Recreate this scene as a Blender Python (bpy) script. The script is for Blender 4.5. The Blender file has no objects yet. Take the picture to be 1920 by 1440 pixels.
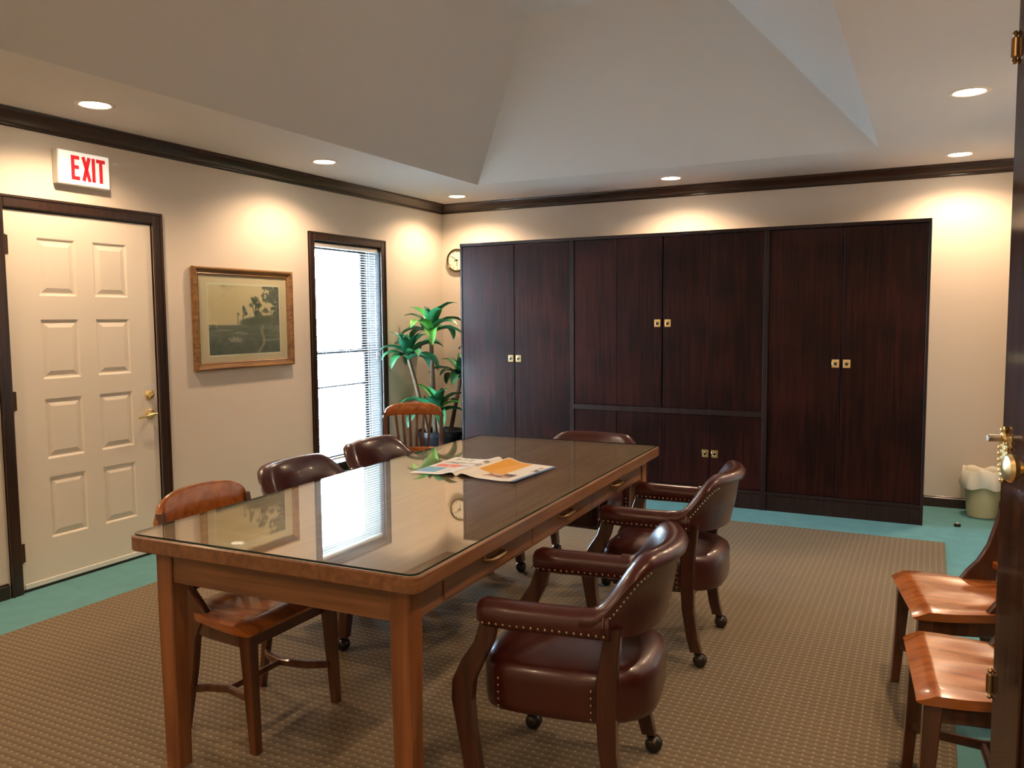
import bpy, bmesh, math, random
import numpy as np
from mathutils import Vector, Matrix, Euler
PI = math.pi
random.seed(7)
scene = bpy.context.scene
COL = scene.collection

# ------------------------------------------------------------------ camera, sky, exposure
CAM = dict(f=1542.088, yaw=0.4709, pitch=-0.0804, roll=-0.0079, loc=(4.2853, -6.9366, 1.4524))
cam_data = bpy.data.cameras.new('camera')
cam = bpy.data.objects.new('camera', cam_data); COL.objects.link(cam)
cam_data.sensor_fit = 'HORIZONTAL'; cam_data.sensor_width = 36.0
cam_data.lens = 36.0 * CAM['f'] / 1920.0
cam_data.clip_start = 0.02
def set_cam():
    cy, sy = math.cos(CAM['yaw']), math.sin(CAM['yaw']); cp, sp = math.cos(CAM['pitch']), math.sin(CAM['pitch'])
    fwd = Vector((-sy*cp, cy*cp, sp)); right = Vector((cy, sy, 0)); up = right.cross(fwd)
    c, s = math.cos(CAM['roll']), math.sin(CAM['roll'])
    r2 = c*right + s*up; u2 = -s*right + c*up
    m = Matrix((r2, u2, -fwd)).transposed().to_4x4(); m.translation = Vector(CAM['loc'])
    cam.matrix_world = m
set_cam()
scene.camera = cam
vs = scene.view_settings
vs.view_transform = 'Standard'; vs.look = 'None'; vs.gamma = 1.0; vs.use_curve_mapping = False
vs.exposure = 0.66
scene.cycles.use_denoising = True
scene.cycles.max_bounces = 10; scene.cycles.diffuse_bounces = 6; scene.cycles.glossy_bounces = 5
scene.cycles.transparent_max_bounces = 16
scene.cycles.sample_clamp_indirect = 6.0
SKY_STRENGTH = 60.0
SKY_COLOR = (0.62, 0.81, 1.0, 1)
world = bpy.data.worlds.new('overcast sky'); scene.world = world; world.use_nodes = True
wb = world.node_tree.nodes['Background']; wb.inputs[0].default_value = SKY_COLOR; wb.inputs[1].default_value = SKY_STRENGTH
sun = bpy.data.lights.new('sun', 'SUN'); sun.energy = 1500.0; sun.color = (.80, .90, 1.0); sun.angle = math.radians(1.5)
suno = bpy.data.objects.new('sun', sun); COL.objects.link(suno)       # runs along the outside wall and lights the paving
suno.rotation_euler = Vector((.06, -.62, -.80)).to_track_quat('-Z', 'Y').to_euler()
CAN_POWER = 55.0
CAN_COLOR = (1.0, 0.675, 0.41)
CEIL = 2.545
ROOM_X, ROOM_Y = 4.87, -8.30            # right wall and the wall behind the camera
# portal in the window opening (only guides sampling of the daylight)
pl = bpy.data.lights.new('window_portal', 'AREA'); pl.shape = 'RECTANGLE'; pl.size = 1.80; pl.size_y = 0.90
pl.cycles.is_portal = True
po = bpy.data.objects.new('window_portal', pl); COL.objects.link(po)
po.location = (-0.205, -1.455, 1.16); po.rotation_euler = (0, -PI/2, 0)

# ------------------------------------------------------------------ materials
def nt(name):
    m = bpy.data.materials.new(name); m.use_nodes = True
    return m, m.node_tree.nodes, m.node_tree.links, m.node_tree.nodes['Principled BSDF']
def rgba(c): return (c[0], c[1], c[2], 1)
def plain(name, c, rough=.5, metal=0., spec=.5, coat=0., bump=0., bscale=200., var=0., vscale=4.):
    m, n, l, b = nt(name)
    b.inputs['Base Color'].default_value = rgba(c); b.inputs['Roughness'].default_value = rough
    b.inputs['Metallic'].default_value = metal; b.inputs['Specular IOR Level'].default_value = spec
    b.inputs['Coat Weight'].default_value = coat; b.inputs['Coat Roughness'].default_value = .08
    tc = n.new('ShaderNodeTexCoord')
    if bump:
        t = n.new('ShaderNodeTexNoise'); t.inputs['Scale'].default_value = bscale; t.inputs['Detail'].default_value = 3
        l.new(tc.outputs['Object'], t.inputs['Vector'])
        bp = n.new('ShaderNodeBump'); bp.inputs['Strength'].default_value = bump; bp.inputs['Distance'].default_value = .002
        l.new(t.outputs['Fac'], bp.inputs['Height']); l.new(bp.outputs[0], b.inputs['Normal'])
    if var:
        t = n.new('ShaderNodeTexNoise'); t.inputs['Scale'].default_value = vscale; t.inputs['Detail'].default_value = 4
        l.new(tc.outputs['Object'], t.inputs['Vector'])
        mx = n.new('ShaderNodeMix'); mx.data_type = 'RGBA'
        mx.inputs[6].default_value = rgba([x*(1-var) for x in c]); mx.inputs[7].default_value = rgba([min(1, x*(1+var)) for x in c])
        l.new(t.outputs['Fac'], mx.inputs[0]); l.new(mx.outputs[2], b.inputs['Base Color'])
    return m
def wood(name, c1, c2, axis='z', rough=.35, coat=.3, scale=1., blotch=.35, spec=.5):
    m, n, l, b = nt(name)
    tc = n.new('ShaderNodeTexCoord'); mp = n.new('ShaderNodeMapping')
    s = {'x': (1.2, 26, 26), 'y': (26, 1.2, 26), 'z': (26, 26, 1.2)}[axis]
    mp.inputs['Scale'].default_value = [v*scale for v in s]
    l.new(tc.outputs['Object'], mp.inputs['Vector'])
    t = n.new('ShaderNodeTexNoise'); t.inputs['Scale'].default_value = 1.6; t.inputs['Detail'].default_value = 6; t.inputs['Distortion'].default_value = .6
    l.new(mp.outputs[0], t.inputs['Vector'])
    t2 = n.new('ShaderNodeTexNoise'); t2.inputs['Scale'].default_value = 2.2; t2.inputs['Detail'].default_value = 2
    l.new(tc.outputs['Object'], t2.inputs['Vector'])
    cr = n.new('ShaderNodeValToRGB'); cr.color_ramp.elements[0].position = .32; cr.color_ramp.elements[1].position = .7
    cr.color_ramp.elements[0].color = rgba(c1); cr.color_ramp.elements[1].color = rgba(c2)
    mm = n.new('ShaderNodeMath'); mm.operation = 'MULTIPLY_ADD'; mm.inputs[1].default_value = blotch
    sb = n.new('ShaderNodeMath'); sb.operation = 'SUBTRACT'; sb.inputs[1].default_value = .5
    l.new(t2.outputs['Fac'], sb.inputs[0]); l.new(sb.outputs[0], mm.inputs[0]); l.new(t.outputs['Fac'], mm.inputs[2])
    l.new(mm.outputs[0], cr.inputs[0]); l.new(cr.outputs[0], b.inputs['Base Color'])
    b.inputs['Roughness'].default_value = rough; b.inputs['Coat Weight'].default_value = coat; b.inputs['Coat Roughness'].default_value = .12
    b.inputs['Specular IOR Level'].default_value = spec
    bp = n.new('ShaderNodeBump'); bp.inputs['Strength'].default_value = .12; bp.inputs['Distance'].default_value = .001
    l.new(t.outputs['Fac'], bp.inputs['Height']); l.new(bp.outputs[0], b.inputs['Normal'])
    return m
def emis(name, c, s, base=(.8, .8, .8)):
    m, n, l, b = nt(name)
    b.inputs['Base Color'].default_value = rgba(base); b.inputs['Roughness'].default_value = .4
    b.inputs['Emission Color'].default_value = rgba(c); b.inputs['Emission Strength'].default_value = s
    return m
def pane_mat(name, tint=(1, 1, 1), ior=1.5):
    m = bpy.data.materials.new(name); m.use_nodes = True
    n, l = m.node_tree.nodes, m.node_tree.links
    n.remove(n['Principled BSDF']); out = n['Material Output']
    tr = n.new('ShaderNodeBsdfTransparent'); tr.inputs[0].default_value = rgba(tint)
    gl = n.new('ShaderNodeBsdfGlossy'); gl.inputs['Roughness'].default_value = .0
    gl.inputs['Color'].default_value = (1, 1, 1, 1)
    fr = n.new('ShaderNodeFresnel')        # both faces of the thin sheet reflect like air to glass
    ge = n.new('ShaderNodeNewGeometry'); mi = n.new('ShaderNodeMix'); mi.inputs[2].default_value = ior; mi.inputs[3].default_value = 1/ior
    l.new(ge.outputs['Backfacing'], mi.inputs[0]); l.new(mi.outputs[0], fr.inputs[0])
    mx = n.new('ShaderNodeMixShader')
    l.new(fr.outputs[0], mx.inputs[0]); l.new(tr.outputs[0], mx.inputs[1]); l.new(gl.outputs[0], mx.inputs[2]); l.new(mx.outputs[0], out.inputs['Surface'])
    return m
def vcol(name, rough=.6, coat=0.):
    m, n, l, b = nt(name)
    a = n.new('ShaderNodeAttribute'); a.attribute_name = 'print'
    l.new(a.outputs['Color'], b.inputs['Base Color']); b.inputs['Roughness'].default_value = rough
    b.inputs['Coat Weight'].default_value = coat; b.inputs['Coat Roughness'].default_value = .02
    return m
def rug_mat():
    m, n, l, b = nt('dotted brown carpet')
    tc = n.new('ShaderNodeTexCoord'); sx = n.new('ShaderNodeSeparateXYZ'); l.new(tc.outputs['Object'], sx.inputs[0])
    def M(op, a, bb=None, c=None):
        k = n.new('ShaderNodeMath'); k.operation = op
        for i, v in enumerate((a, bb, c)):
            if v is None: continue
            if isinstance(v, (int, float)): k.inputs[i].default_value = v
            else: l.new(v, k.inputs[i])
        return k.outputs[0]
    P = .031
    fx = M('SUBTRACT', M('FRACT', M('DIVIDE', sx.outputs[0], P)), .5); fy = M('SUBTRACT', M('FRACT', M('DIVIDE', sx.outputs[1], P)), .5)
    d = M('SQRT', M('ADD', M('MULTIPLY', fx, fx), M('MULTIPLY', fy, fy)))
    mr = n.new('ShaderNodeMapRange'); mr.inputs[1].default_value = .08; mr.inputs[2].default_value = .20; mr.inputs[3].default_value = 1; mr.inputs[4].default_value = 0
    l.new(d, mr.inputs[0]); dot = mr.outputs[0]
    rib = M('MULTIPLY_ADD', M('SINE', M('MULTIPLY', sx.outputs[1], 2*PI/P)), .5, .5)
    ns = n.new('ShaderNodeTexNoise'); ns.inputs['Scale'].default_value = 260; ns.inputs['Detail'].default_value = 2; l.new(tc.outputs['Object'], ns.inputs['Vector'])
    nb = n.new('ShaderNodeTexNoise'); nb.inputs['Scale'].default_value = 1.3; nb.inputs['Detail'].default_value = 4; l.new(tc.outputs['Object'], nb.inputs['Vector'])
    f = M('ADD', M('MULTIPLY', rib, .5), M('ADD', M('MULTIPLY', ns.outputs['Fac'], .5), M('MULTIPLY', nb.outputs['Fac'], .25)))
    cr = n.new('ShaderNodeValToRGB'); cr.color_ramp.elements[0].position = .25; cr.color_ramp.elements[1].position = .95
    cr.color_ramp.elements[0].color = (.138, .104, .068, 1); cr.color_ramp.elements[1].color = (.212, .168, .116, 1)
    l.new(f, cr.inputs[0])
    mx = n.new('ShaderNodeMix'); mx.data_type = 'RGBA'; mx.inputs[7].default_value = (.37, .31, .22, 1)
    l.new(M('MULTIPLY', dot, .85), mx.inputs[0]); l.new(cr.outputs[0], mx.inputs[6]); l.new(mx.outputs[2], b.inputs['Base Color'])
    b.inputs['Roughness'].default_value = .95; b.inputs['Specular IOR Level'].default_value = .1
    bp = n.new('ShaderNodeBump'); bp.inputs['Strength'].default_value = .5; bp.inputs['Distance'].default_value = .003
    l.new(f, bp.inputs['Height']); l.new(bp.outputs[0], b.inputs['Normal'])
    return m
def carpet_mat():
    return plain('teal pile carpet', (.13, .31, .335), rough=.95, spec=.1, bump=.6, bscale=420, var=.18, vscale=9)

M = {}
M['wall'] = plain('cream wall paint', (.72, .64, .555), rough=.6, bump=.05, bscale=300, spec=.3)
M['ceil'] = plain('ceiling paint', (.70, .68, .67), rough=.8, spec=.2)
M['carpet'] = carpet_mat(); M['rug'] = rug_mat()
M['trimh_x'] = wood('dark trim x', (.014, .007, .004), (.045, .018, .009), 'x', rough=.35, coat=.2)
M['trimh_y'] = wood('dark trim y', (.014, .007, .004), (.045, .018, .009), 'y', rough=.35, coat=.2)
M['trim_v'] = wood('dark trim z', (.014, .007, .004), (.045, .018, .009), 'z', rough=.35, coat=.2)
M['cab'] = wood('dark cabinet door', (.009, .0030, .0023), (.032, .0068, .0048), 'z', rough=.40, coat=.0, blotch=.9, spec=.13)
M['cabf'] = wood('dark cabinet frame', (.013, .007, .005), (.030, .013, .010), 'z', rough=.45, coat=.0, spec=.22)
M['doorw'] = plain('white door paint', (.80, .73, .63), rough=.42, spec=.4)
M['leaf_w'] = wood('varnished dark door', (.030, .014, .008), (.075, .032, .016), 'z', rough=.08, coat=.0, spec=.5)
M['oak_y'] = wood('table oak y', (.125, .050, .017), (.235, .100, .037), 'y', rough=.4, coat=.15)
M['oak_x'] = wood('table oak x', (.125, .050, .017), (.235, .100, .037), 'x', rough=.4, coat=.15)
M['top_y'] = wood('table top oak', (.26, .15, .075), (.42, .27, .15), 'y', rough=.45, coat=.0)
M['oak_z'] = wood('table oak z', (.135, .046, .014), (.25, .092, .029), 'z', rough=.38, coat=.15)
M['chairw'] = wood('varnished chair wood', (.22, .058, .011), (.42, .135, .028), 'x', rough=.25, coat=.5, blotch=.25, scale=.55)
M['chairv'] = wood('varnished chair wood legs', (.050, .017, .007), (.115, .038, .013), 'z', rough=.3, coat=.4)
M['capw'] = wood('mahogany chair frame', (.026, .0072, .004), (.070, .019, .009), 'z', rough=.28, coat=.5)
M['leather'] = plain('oxblood leather', (.046, .0058, .0042), rough=.30, spec=.6, coat=.30, bump=.12, bscale=260, var=.25, vscale=6)
M['brass'] = plain('polished brass', (.92, .72, .36), rough=.28, metal=1.)
M['oldbrass'] = plain('aged brass', (.36, .22, .10), rough=.34, metal=1.)
M['nickel'] = plain('brushed nickel', (.62, .58, .50), rough=.3, metal=1.)
M['nail'] = plain('nail head metal', (.60, .48, .36), rough=.25, metal=1.)
M['caster'] = plain('dark caster', (.045, .038, .035), rough=.22, metal=.6)
M['black'] = plain('black', (.008, .008, .009), rough=.5)
M['hinge'] = plain('bronze hinge', (.10, .055, .03), rough=.4, metal=.8)
M['white'] = plain('white plastic', (.82, .80, .76), rough=.4)
M['slat'] = plain('white blind slat', (.80, .80, .78), rough=.4)
M['gold'] = wood('gilt wood frame', (.13, .058, .018), (.34, .175, .060), 'y', rough=.35, coat=.2)
M['mat'] = plain('cream mount board', (.74, .61, .40), rough=.8)
M['fillet'] = plain('pale bevel', (.80, .74, .55), rough=.8)
M['glass'] = pane_mat('window pane', (.96, .99, 1))
M['tglass'] = pane_mat('table glass', (.95, .97, .95), 1.8)
M['gedge'] = plain('glass edge', (.012, .022, .016), rough=.1)
M['print'] = vcol('print', .55); M['art'] = vcol('art print', .35, 0.0)
M['lamp'] = emis('lamp lens', (1.0, .86, .62), 26)
M['can'] = plain('can trim', (.80, .72, .62), rough=.35)
M['sign'] = emis('lit sign face', (1, .93, .80), .35, (.85, .82, .76))
M['red'] = emis('red letter', (.9, .03, .05), .25, (.62, .008, .012))
M['leafA'] = plain('green leaf', (.030, .20, .075), rough=.38, spec=.5, var=.45, vscale=7)
M['leafB'] = plain('bright leaf', (.10, .36, .055), rough=.4, spec=.5, var=.3, vscale=7)
M['leafC'] = plain('dark leaf', (.016, .11, .055), rough=.35, spec=.5, var=.4, vscale=7)
M['cane'] = plain('plant cane', (.17, .115, .07), rough=.85, bump=.6, bscale=60, var=.35, vscale=18)
M['pot'] = plain('black pot', (.010, .011, .014), rough=.3, spec=.5)
M['soil'] = plain('soil', (.035, .022, .014), rough=1., bump=1, bscale=80)
M['bin'] = plain('putty bin', (.60, .54, .33), rough=.45)
M['bag'] = plain('bin liner', (.88, .84, .72), rough=.35, bump=.5, bscale=26)
M['ground'] = plain('outdoor paving', (.62, .64, .62), rough=.9, var=.1)
M['clockf'] = plain('clock face', (.88, .84, .70), rough=.4)
M['clockr'] = plain('clock rim', (.085, .055, .018), rough=.25, metal=.5)

# ------------------------------------------------------------------ mesh builder
class MB:
    def __init__(s): s.bm = bmesh.new(); s.mi = 0
    def mat(s, i): s.mi = i; return s
    def face(s, vs):
        try:
            f = s.bm.faces.new(vs); f.material_index = s.mi; return f
        except ValueError: return None
    def box(s, x0, x1, y0, y1, z0, z1, bev=0., seg=1, mtx=None):
        x0, x1 = sorted((x0, x1)); y0, y1 = sorted((y0, y1)); z0, z1 = sorted((z0, z1))
        P = [(x0,y0,z0),(x1,y0,z0),(x1,y1,z0),(x0,y1,z0),(x0,y0,z1),(x1,y0,z1),(x1,y1,z1),(x0,y1,z1)]
        v = [s.bm.verts.new(mtx @ Vector(p) if mtx else p) for p in P]
        fs = [s.face([v[i] for i in q]) for q in ((3,2,1,0),(4,5,6,7),(0,1,5,4),(1,2,6,5),(2,3,7,6),(3,0,4,7))]
        if bev:
            es = list({e for f in fs for e in f.edges})
            r = bmesh.ops.bevel(s.bm, geom=es, offset=bev, segments=seg, affect='EDGES', profile=.5)
            for f in r['faces']: f.material_index = s.mi
        return s
    def loft(s, rings, caps=(True, True), closed=True, loop=False):
        V = [[s.bm.verts.new(p) for p in r] for r in rings]
        n = len(V[0]); m = len(V)
        for i in range(m if loop else m-1):
            a, b = V[i], V[(i+1) % m]
            for j in range(n if closed else n-1):
                k = (j+1) % n
                s.face([a[j], a[k], b[k], b[j]])
        if not loop:
            if caps[0]: s.face(list(reversed(V[0])))
            if caps[1]: s.face(V[-1])
        return s
    def lathe(s, prof, c=(0,0,0), n=20, axis='z', caps=(True, True)):
        rings = []
        for r, h in prof:
            ring = []
            for k in range(n):
                a = 2*PI*k/n; u, v = r*math.cos(a), r*math.sin(a)
                p = {'z': (u, v, h), 'x': (h, u, v), 'y': (v, h, u)}[axis]
                ring.append((c[0]+p[0], c[1]+p[1], c[2]+p[2]))
            rings.append(ring)
        return s.loft(rings, caps)
    def tube(s, pts, rad, n=8, caps=(True, True)):
        pts = [Vector(p) for p in pts]; rings = []
        ref = None
        for i, p in enumerate(pts):
            t = (pts[min(i+1, len(pts)-1)] - pts[max(i-1, 0)]).normalized()
            if ref is None:
                ref = Vector((0, 0, 1)) if abs(t.z) < .9 else Vector((1, 0, 0))
            a = (ref - t*ref.dot(t)).normalized(); ref = a; b = t.cross(a)
            r = rad[i] if isinstance(rad, (list, tuple)) else rad
            rings.append([p + (a*math.cos(2*PI*k/n) + b*math.sin(2*PI*k/n))*r for k in range(n)])
        return s.loft(rings, caps)
    def ball(s, c, r, nu=8, nv=5, sc=(1,1,1)):
        rings = []
        for i in range(1, nv):
            a = PI*i/nv
            rings.append([(c[0]+sc[0]*r*math.sin(a)*math.cos(2*PI*k/nu), c[1]+sc[1]*r*math.sin(a)*math.sin(2*PI*k/nu), c[2]-sc[2]*r*math.cos(a)) for k in range(nu)])
        return s.loft(rings)
    def leg(s, secs, ch=.25):
        # stacked horizontal sections (x, y, z, wx, wy) with chamfered corners
        rings = []
        for x, y, z, wx, wy in secs:
            a, b = wx/2, wy/2; c = min(a, b)*ch
            rings.append([(x+u, y+v, z) for u, v in ((-a+c,-b),(a-c,-b),(a,-b+c),(a,b-c),(a-c,b),(-a+c,b),(-a,b-c),(-a,-b+c))])
        return s.loft(rings)
    def ribbon(s, path, th, zs, cap=True):
        # path: (x, y) list, th: thickness, zs: (zlo, zhi) per point
        rings = []
        P = [Vector((p[0], p[1])) for p in path]
        for i, p in enumerate(P):
            t = (P[min(i+1, len(P)-1)] - P[max(i-1, 0)]).normalized(); nn = Vector((-t.y, t.x))*th/2
            lo, hi = zs[i] if isinstance(zs, list) else zs
            c = th*.25
            a, b = p-nn, p+nn; a2, b2 = p-nn*.5, p+nn*.5
            rings.append([(a.x,a.y,lo+c),(a.x,a.y,hi-c),(a2.x,a2.y,hi),(b2.x,b2.y,hi),(b.x,b.y,hi-c),(b.x,b.y,lo+c),(b2.x,b2.y,lo),(a2.x,a2.y,lo)])
        return s.loft(rings)
    def prism(s, poly, z0, z1, fn=None):
        fn = fn or (lambda u, v, w: (u, v, w))
        return s.loft([[fn(u, v, z0) for u, v in poly], [fn(u, v, z1) for u, v in poly]])
    def build(s, name, mats, parent=None, smooth=None, loc=None):
        bmesh.ops.recalc_face_normals(s.bm, faces=s.bm.faces[:])
        me = bpy.data.meshes.new(name); s.bm.to_mesh(me); s.bm.free()
        for m in (mats if isinstance(mats, (list, tuple)) else [mats]): me.materials.append(m)
        if smooth:
            me.polygons.foreach_set('use_smooth', [True]*len(me.polygons))
            me.set_sharp_from_angle(angle=math.radians(smooth))
        o = bpy.data.objects.new(name, me); COL.objects.link(o)
        if parent: o.parent = parent
        if loc: o.location = loc
        return o
def tag(o, label=None, cat=None, group=None, kind=None):
    if label: o['label'] = label
    if cat: o['category'] = cat
    if group: o['group'] = group
    if kind: o['kind'] = kind
    return o
def empty(name, loc=(0,0,0), rz=0.):
    o = bpy.data.objects.new(name, None); COL.objects.link(o); o.location = loc; o.rotation_euler = (0, 0, rz)
    o.empty_display_size = .1
    return o
def copy_tree(o, parent=None):
    c = o.copy(); COL.objects.link(c)
    if parent: c.parent = parent
    for ch in list(o.children): copy_tree(ch, c)
    return c
def grid_print(name, mat, nu, nv, pos, colour, parent=None):
    # flat print: a fine grid whose vertices carry the printed colours
    vs, cs, fs = [], [], []
    for j in range(nv+1):
        for i in range(nu+1):
            u, v = i/nu, j/nv
            vs.append(pos(u, v)); cs.append(colour(u, v))
    for j in range(nv):
        for i in range(nu):
            a = j*(nu+1)+i; fs.append((a, a+1, a+nu+2, a+nu+1))
    me = bpy.data.meshes.new(name); me.from_pydata(vs, [], fs); me.materials.append(mat)
    at = me.color_attributes.new('print', 'FLOAT_COLOR', 'POINT')
    at.data.foreach_set('color', [x for c in cs for x in (c[0], c[1], c[2], 1.)])
    o = bpy.data.objects.new(name, me); COL.objects.link(o)
    if parent: o.parent = parent
    return o
_rs = np.random.RandomState(3); _tab = _rs.rand(64, 64)
def vnoise(x, y):
    xi, yi = math.floor(x), math.floor(y); fx, fy = x-xi, y-yi
    fx, fy = fx*fx*(3-2*fx), fy*fy*(3-2*fy)
    g = lambda a, b: _tab[a % 64, b % 64]
    return (g(xi,yi)*(1-fx)+g(xi+1,yi)*fx)*(1-fy) + (g(xi,yi+1)*(1-fx)+g(xi+1,yi+1)*fx)*fy
def fbm(x, y, o=4):
    s, a = 0., .5
    for k in range(o): s += a*vnoise(x, y); x, y, a = x*2.03+7.1, y*2.03+3.7, a*.5
    return s/.94
def mixc(a, b, t): t = max(0., min(1., t)); return tuple(a[i]*(1-t)+b[i]*t for i in range(3))
def sst(a, b, x): t = max(0., min(1., (x-a)/(b-a))); return t*t*(3-2*t)

# ------------------------------------------------------------------ the room
def struct(mb, name, mat, smooth=None): return tag(mb.build(name, mat, None, smooth), kind='structure')
T = .14; TLW = .20
struct(MB().box(-TLW, ROOM_X+T, ROOM_Y-T, T, -.1, 0), 'floor', M['carpet'])
# left wall with door and window openings
DY0, DY1, DZ = -4.300, -3.380, 2.045
WY0, WY1, WZ0, WZ1 = -1.895, -1.030, 0.27, 2.065

def holed_wall(name, holes, y0, y1, z1, x0, x1):
    m = MB(); ys = sorted({y0, y1, *[h[0] for h in holes], *[h[1] for h in holes]})
    for a, b in zip(ys[:-1], ys[1:]):
        hs = [h for h in holes if h[0] <= a+1e-6 and h[1] >= b-1e-6]
        if not hs: m.box(x0, x1, a, b, 0, z1)
        else:
            h = hs[0]
            if h[2] > 0: m.box(x0, x1, a, b, 0, h[2])
            m.box(x0, x1, a, b, h[3], z1)
    bmesh.ops.remove_doubles(m.bm, verts=m.bm.verts[:], dist=1e-5)
    return struct(m, name, M['wall'])
holed_wall('wall_left', [(DY0, DY1, 0, DZ), (WY0, WY1, WZ0, WZ1)], ROOM_Y, T, CEIL, -TLW, 0)
struct(MB().box(0, ROOM_X, 0, T, 0, CEIL), 'wall_back', M['wall'])
RDY0, RDY1, RDZ = -5.79, -4.70, 2.40
holed_wall('wall_right', [(RDY0, RDY1, 0, RDZ)], ROOM_Y, T, CEIL, ROOM_X, ROOM_X+T)
struct(MB().box(0, ROOM_X, ROOM_Y-T, ROOM_Y, 0, CEIL), 'wall_front', M['wall'])
# dim hall behind the open door on the right
h = MB(); hx = ROOM_X+T
h.box(hx+1.2, hx+1.3, -6.4, -3.9, 0, CEIL).box(hx, hx+1.3, -6.5, -6.4, 0, CEIL).box(hx, hx+1.3, -3.9, -3.8, 0, CEIL).box(hx, hx+1.3, -6.5, -3.8, CEIL, CEIL+.1).box(hx, hx+1.3, -6.5, -3.8, -.1, 0)
struct(h, 'wall_hall', M['wall'])
# ceiling: soffit around a hipped tray with a flat top
TX0, TX1, TY1, TY0, TH = .920, 3.946, -.922, ROOM_Y+.92, .917
c = MB(); b_ = c.bm
o4 = [b_.verts.new(p) for p in ((-TLW,ROOM_Y-T,CEIL),(ROOM_X+T,ROOM_Y-T,CEIL),(ROOM_X+T,T,CEIL),(-TLW,T,CEIL))]
i4 = [b_.verts.new(p) for p in ((TX0,TY0,CEIL),(TX1,TY0,CEIL),(TX1,TY1,CEIL),(TX0,TY1,CEIL))]
t4 = [b_.verts.new(p) for p in ((TX0+TH,TY0+TH,CEIL+TH),(TX1-TH,TY0+TH,CEIL+TH),(TX1-TH,TY1-TH,CEIL+TH),(TX0+TH,TY1-TH,CEIL+TH))]
for k in range(4):
    j = (k+1) % 4
    c.face([o4[k], o4[j], i4[j], i4[k]]); c.face([i4[k], i4[j], t4[j], t4[k]])
c.face(t4)
me_ceiling = struct(c, 'ceiling', M['ceil'])
sol = me_ceiling.modifiers.new('thickness', 'SOLIDIFY'); sol.thickness = .06; sol.offset = 1
# crown mouldings: profile (projection, drop from ceiling)
CR = [(0, .085), (.006, .085), (.012, .078), (.012, .070), (.022, .066), (.045, .045), (.062, .022), (.066, .016), (.078, .014), (.082, .006), (.082, 0), (0, 0)]
def crown(name, fn, L0, L1, mat):
    m = MB()
    m.loft([[fn(L0, p, CEIL-d-.0005) for p, d in CR], [fn(L1, p, CEIL-d-.0005) for p, d in CR]])
    return struct(m, name, mat, 40)
crown('trim_1', lambda t, p, z: (p, t if t < -1 else -p, z), ROOM_Y+.001, 0, M['trimh_y'])
crown('trim_2', lambda t, p, z: (max(p, t) if t < 1 else ROOM_X-p, -p, z), 0, 9, M['trimh_x'])
crown('trim_3', lambda t, p, z: (ROOM_X-p, t if t < -1 else -p, z), ROOM_Y+.001, 0, M['trimh_y'])
crown('trim_4', lambda t, p, z: (t, ROOM_Y+p, z), 0.09, ROOM_X-.09, M['trimh_x'])
def base(name, x0, x1, y0, y1, mat): 
    m = MB(); m.box(x0, x1, y0, y1, .0, .072, .003).box(x0 if x1-x0 > .05 else (x0 if x0 < .1 else x0+.006), x1 if x1-x0 > .05 else (x1-.006 if x0 < .1 else x1), y0+(.006 if y1-y0 < .05 and y0 < 0 and y0 > -1 else 0), y1, .072, .082, .002)
    return struct(m, name, mat)
base('baseboard_left', 0, .016, -3.305, 0, M['trimh_y']); base('baseboard_left_2', 0, .016, ROOM_Y, -4.375, M['trimh_y'])
base('baseboard_back', .016, ROOM_X-.016, -.016, 0, M['trimh_x'])
base('baseboard_right', ROOM_X-.016, ROOM_X, -4.62, -.016, M['trimh_y'])
base('baseboard_right_2', ROOM_X-.016, ROOM_X, ROOM_Y, -5.86, M['trimh_y'])
# outdoor ground seen through the window
struct(MB().box(-14, -TLW-.01, -14, 12, -.3, -.2), 'ground', M['ground'])

# ------------------------------------------------------------------ white panel door (left wall)
door = tag(empty('door_1', (0, -3.84, 0)), kind='structure')
yo = 3.84
def casing(parent, y0, y1, z0, z1, w, x0, x1, bottom=False, name='casing'):
    m = MB()
    m.box(x0, x1, y0-w, y0, z0, z1+w, .004).box(x0, x1, y1, y1+w, z0, z1+w, .004).box(x0, x1, y0, y1, z1, z1+w, .004)
    # raised back band
    d = .006 if x1 > x0 else -.006
    m.box(x0, x1+d, y0-w, y0-w+.014, z0, z1+w, .002).box(x0, x1+d, y1+w-.014, y1+w, z0, z1+w, .002).box(x0, x1+d, y0-w, y1+w, z1+w-.014, z1+w, .002)
    if bottom: m.box(x0, x1, y0-w, y1+w, z0-w, z0, .004)
    return m.build(name, M['trim_v'], parent)
casing(door, DY0+yo, DY1+yo, 0, DZ, .064, .0005, .016)
m = MB(); m.box(-T, .0, DY0+yo, DY0+yo+.004, 0, DZ).box(-T, 0, DY1+yo-.004, DY1+yo, 0, DZ).box(-T, 0, DY0+yo, DY1+yo, DZ-.004, DZ)
m.build('jamb', M['trim_v'], door)
m = MB(); m.box(-.066, -.049, DY0+yo, DY0+yo+.025, 0, DZ).box(-.066, -.049, DY1+yo-.025, DY1+yo, 0, DZ).box(-.066, -.049, DY0+yo, DY1+yo, DZ-.03, DZ).box(-.066, -.049, DY0+yo, DY1+yo, 0, .035); m.build('leak_stop', M['trim_v'], door)  # unseen strips behind the slab, added to block daylight leaking around it
m = MB(); m.box(-T, -.005, DY0+yo, DY1+yo, 0, .012); m.build('threshold', M['trimh_y'], door)
SY0, SY1, SZ0, SZ1, SX = -4.292+yo, -3.389+yo, .016, 2.035, -.006
cols = [(-4.118+yo, -3.893+yo), (-3.786+yo, -3.564+yo)]
rows = [(.262, .600), (.700, 1.030), (1.138, 1.462), (1.590, 1.902)]
slab = MB(); 
ysl = [SY0, cols[0][0], cols[0][1], cols[1][0], cols[1][1], SY1]; zsl = [SZ0] + [z for r in rows for z in r] + [SZ1]
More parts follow.
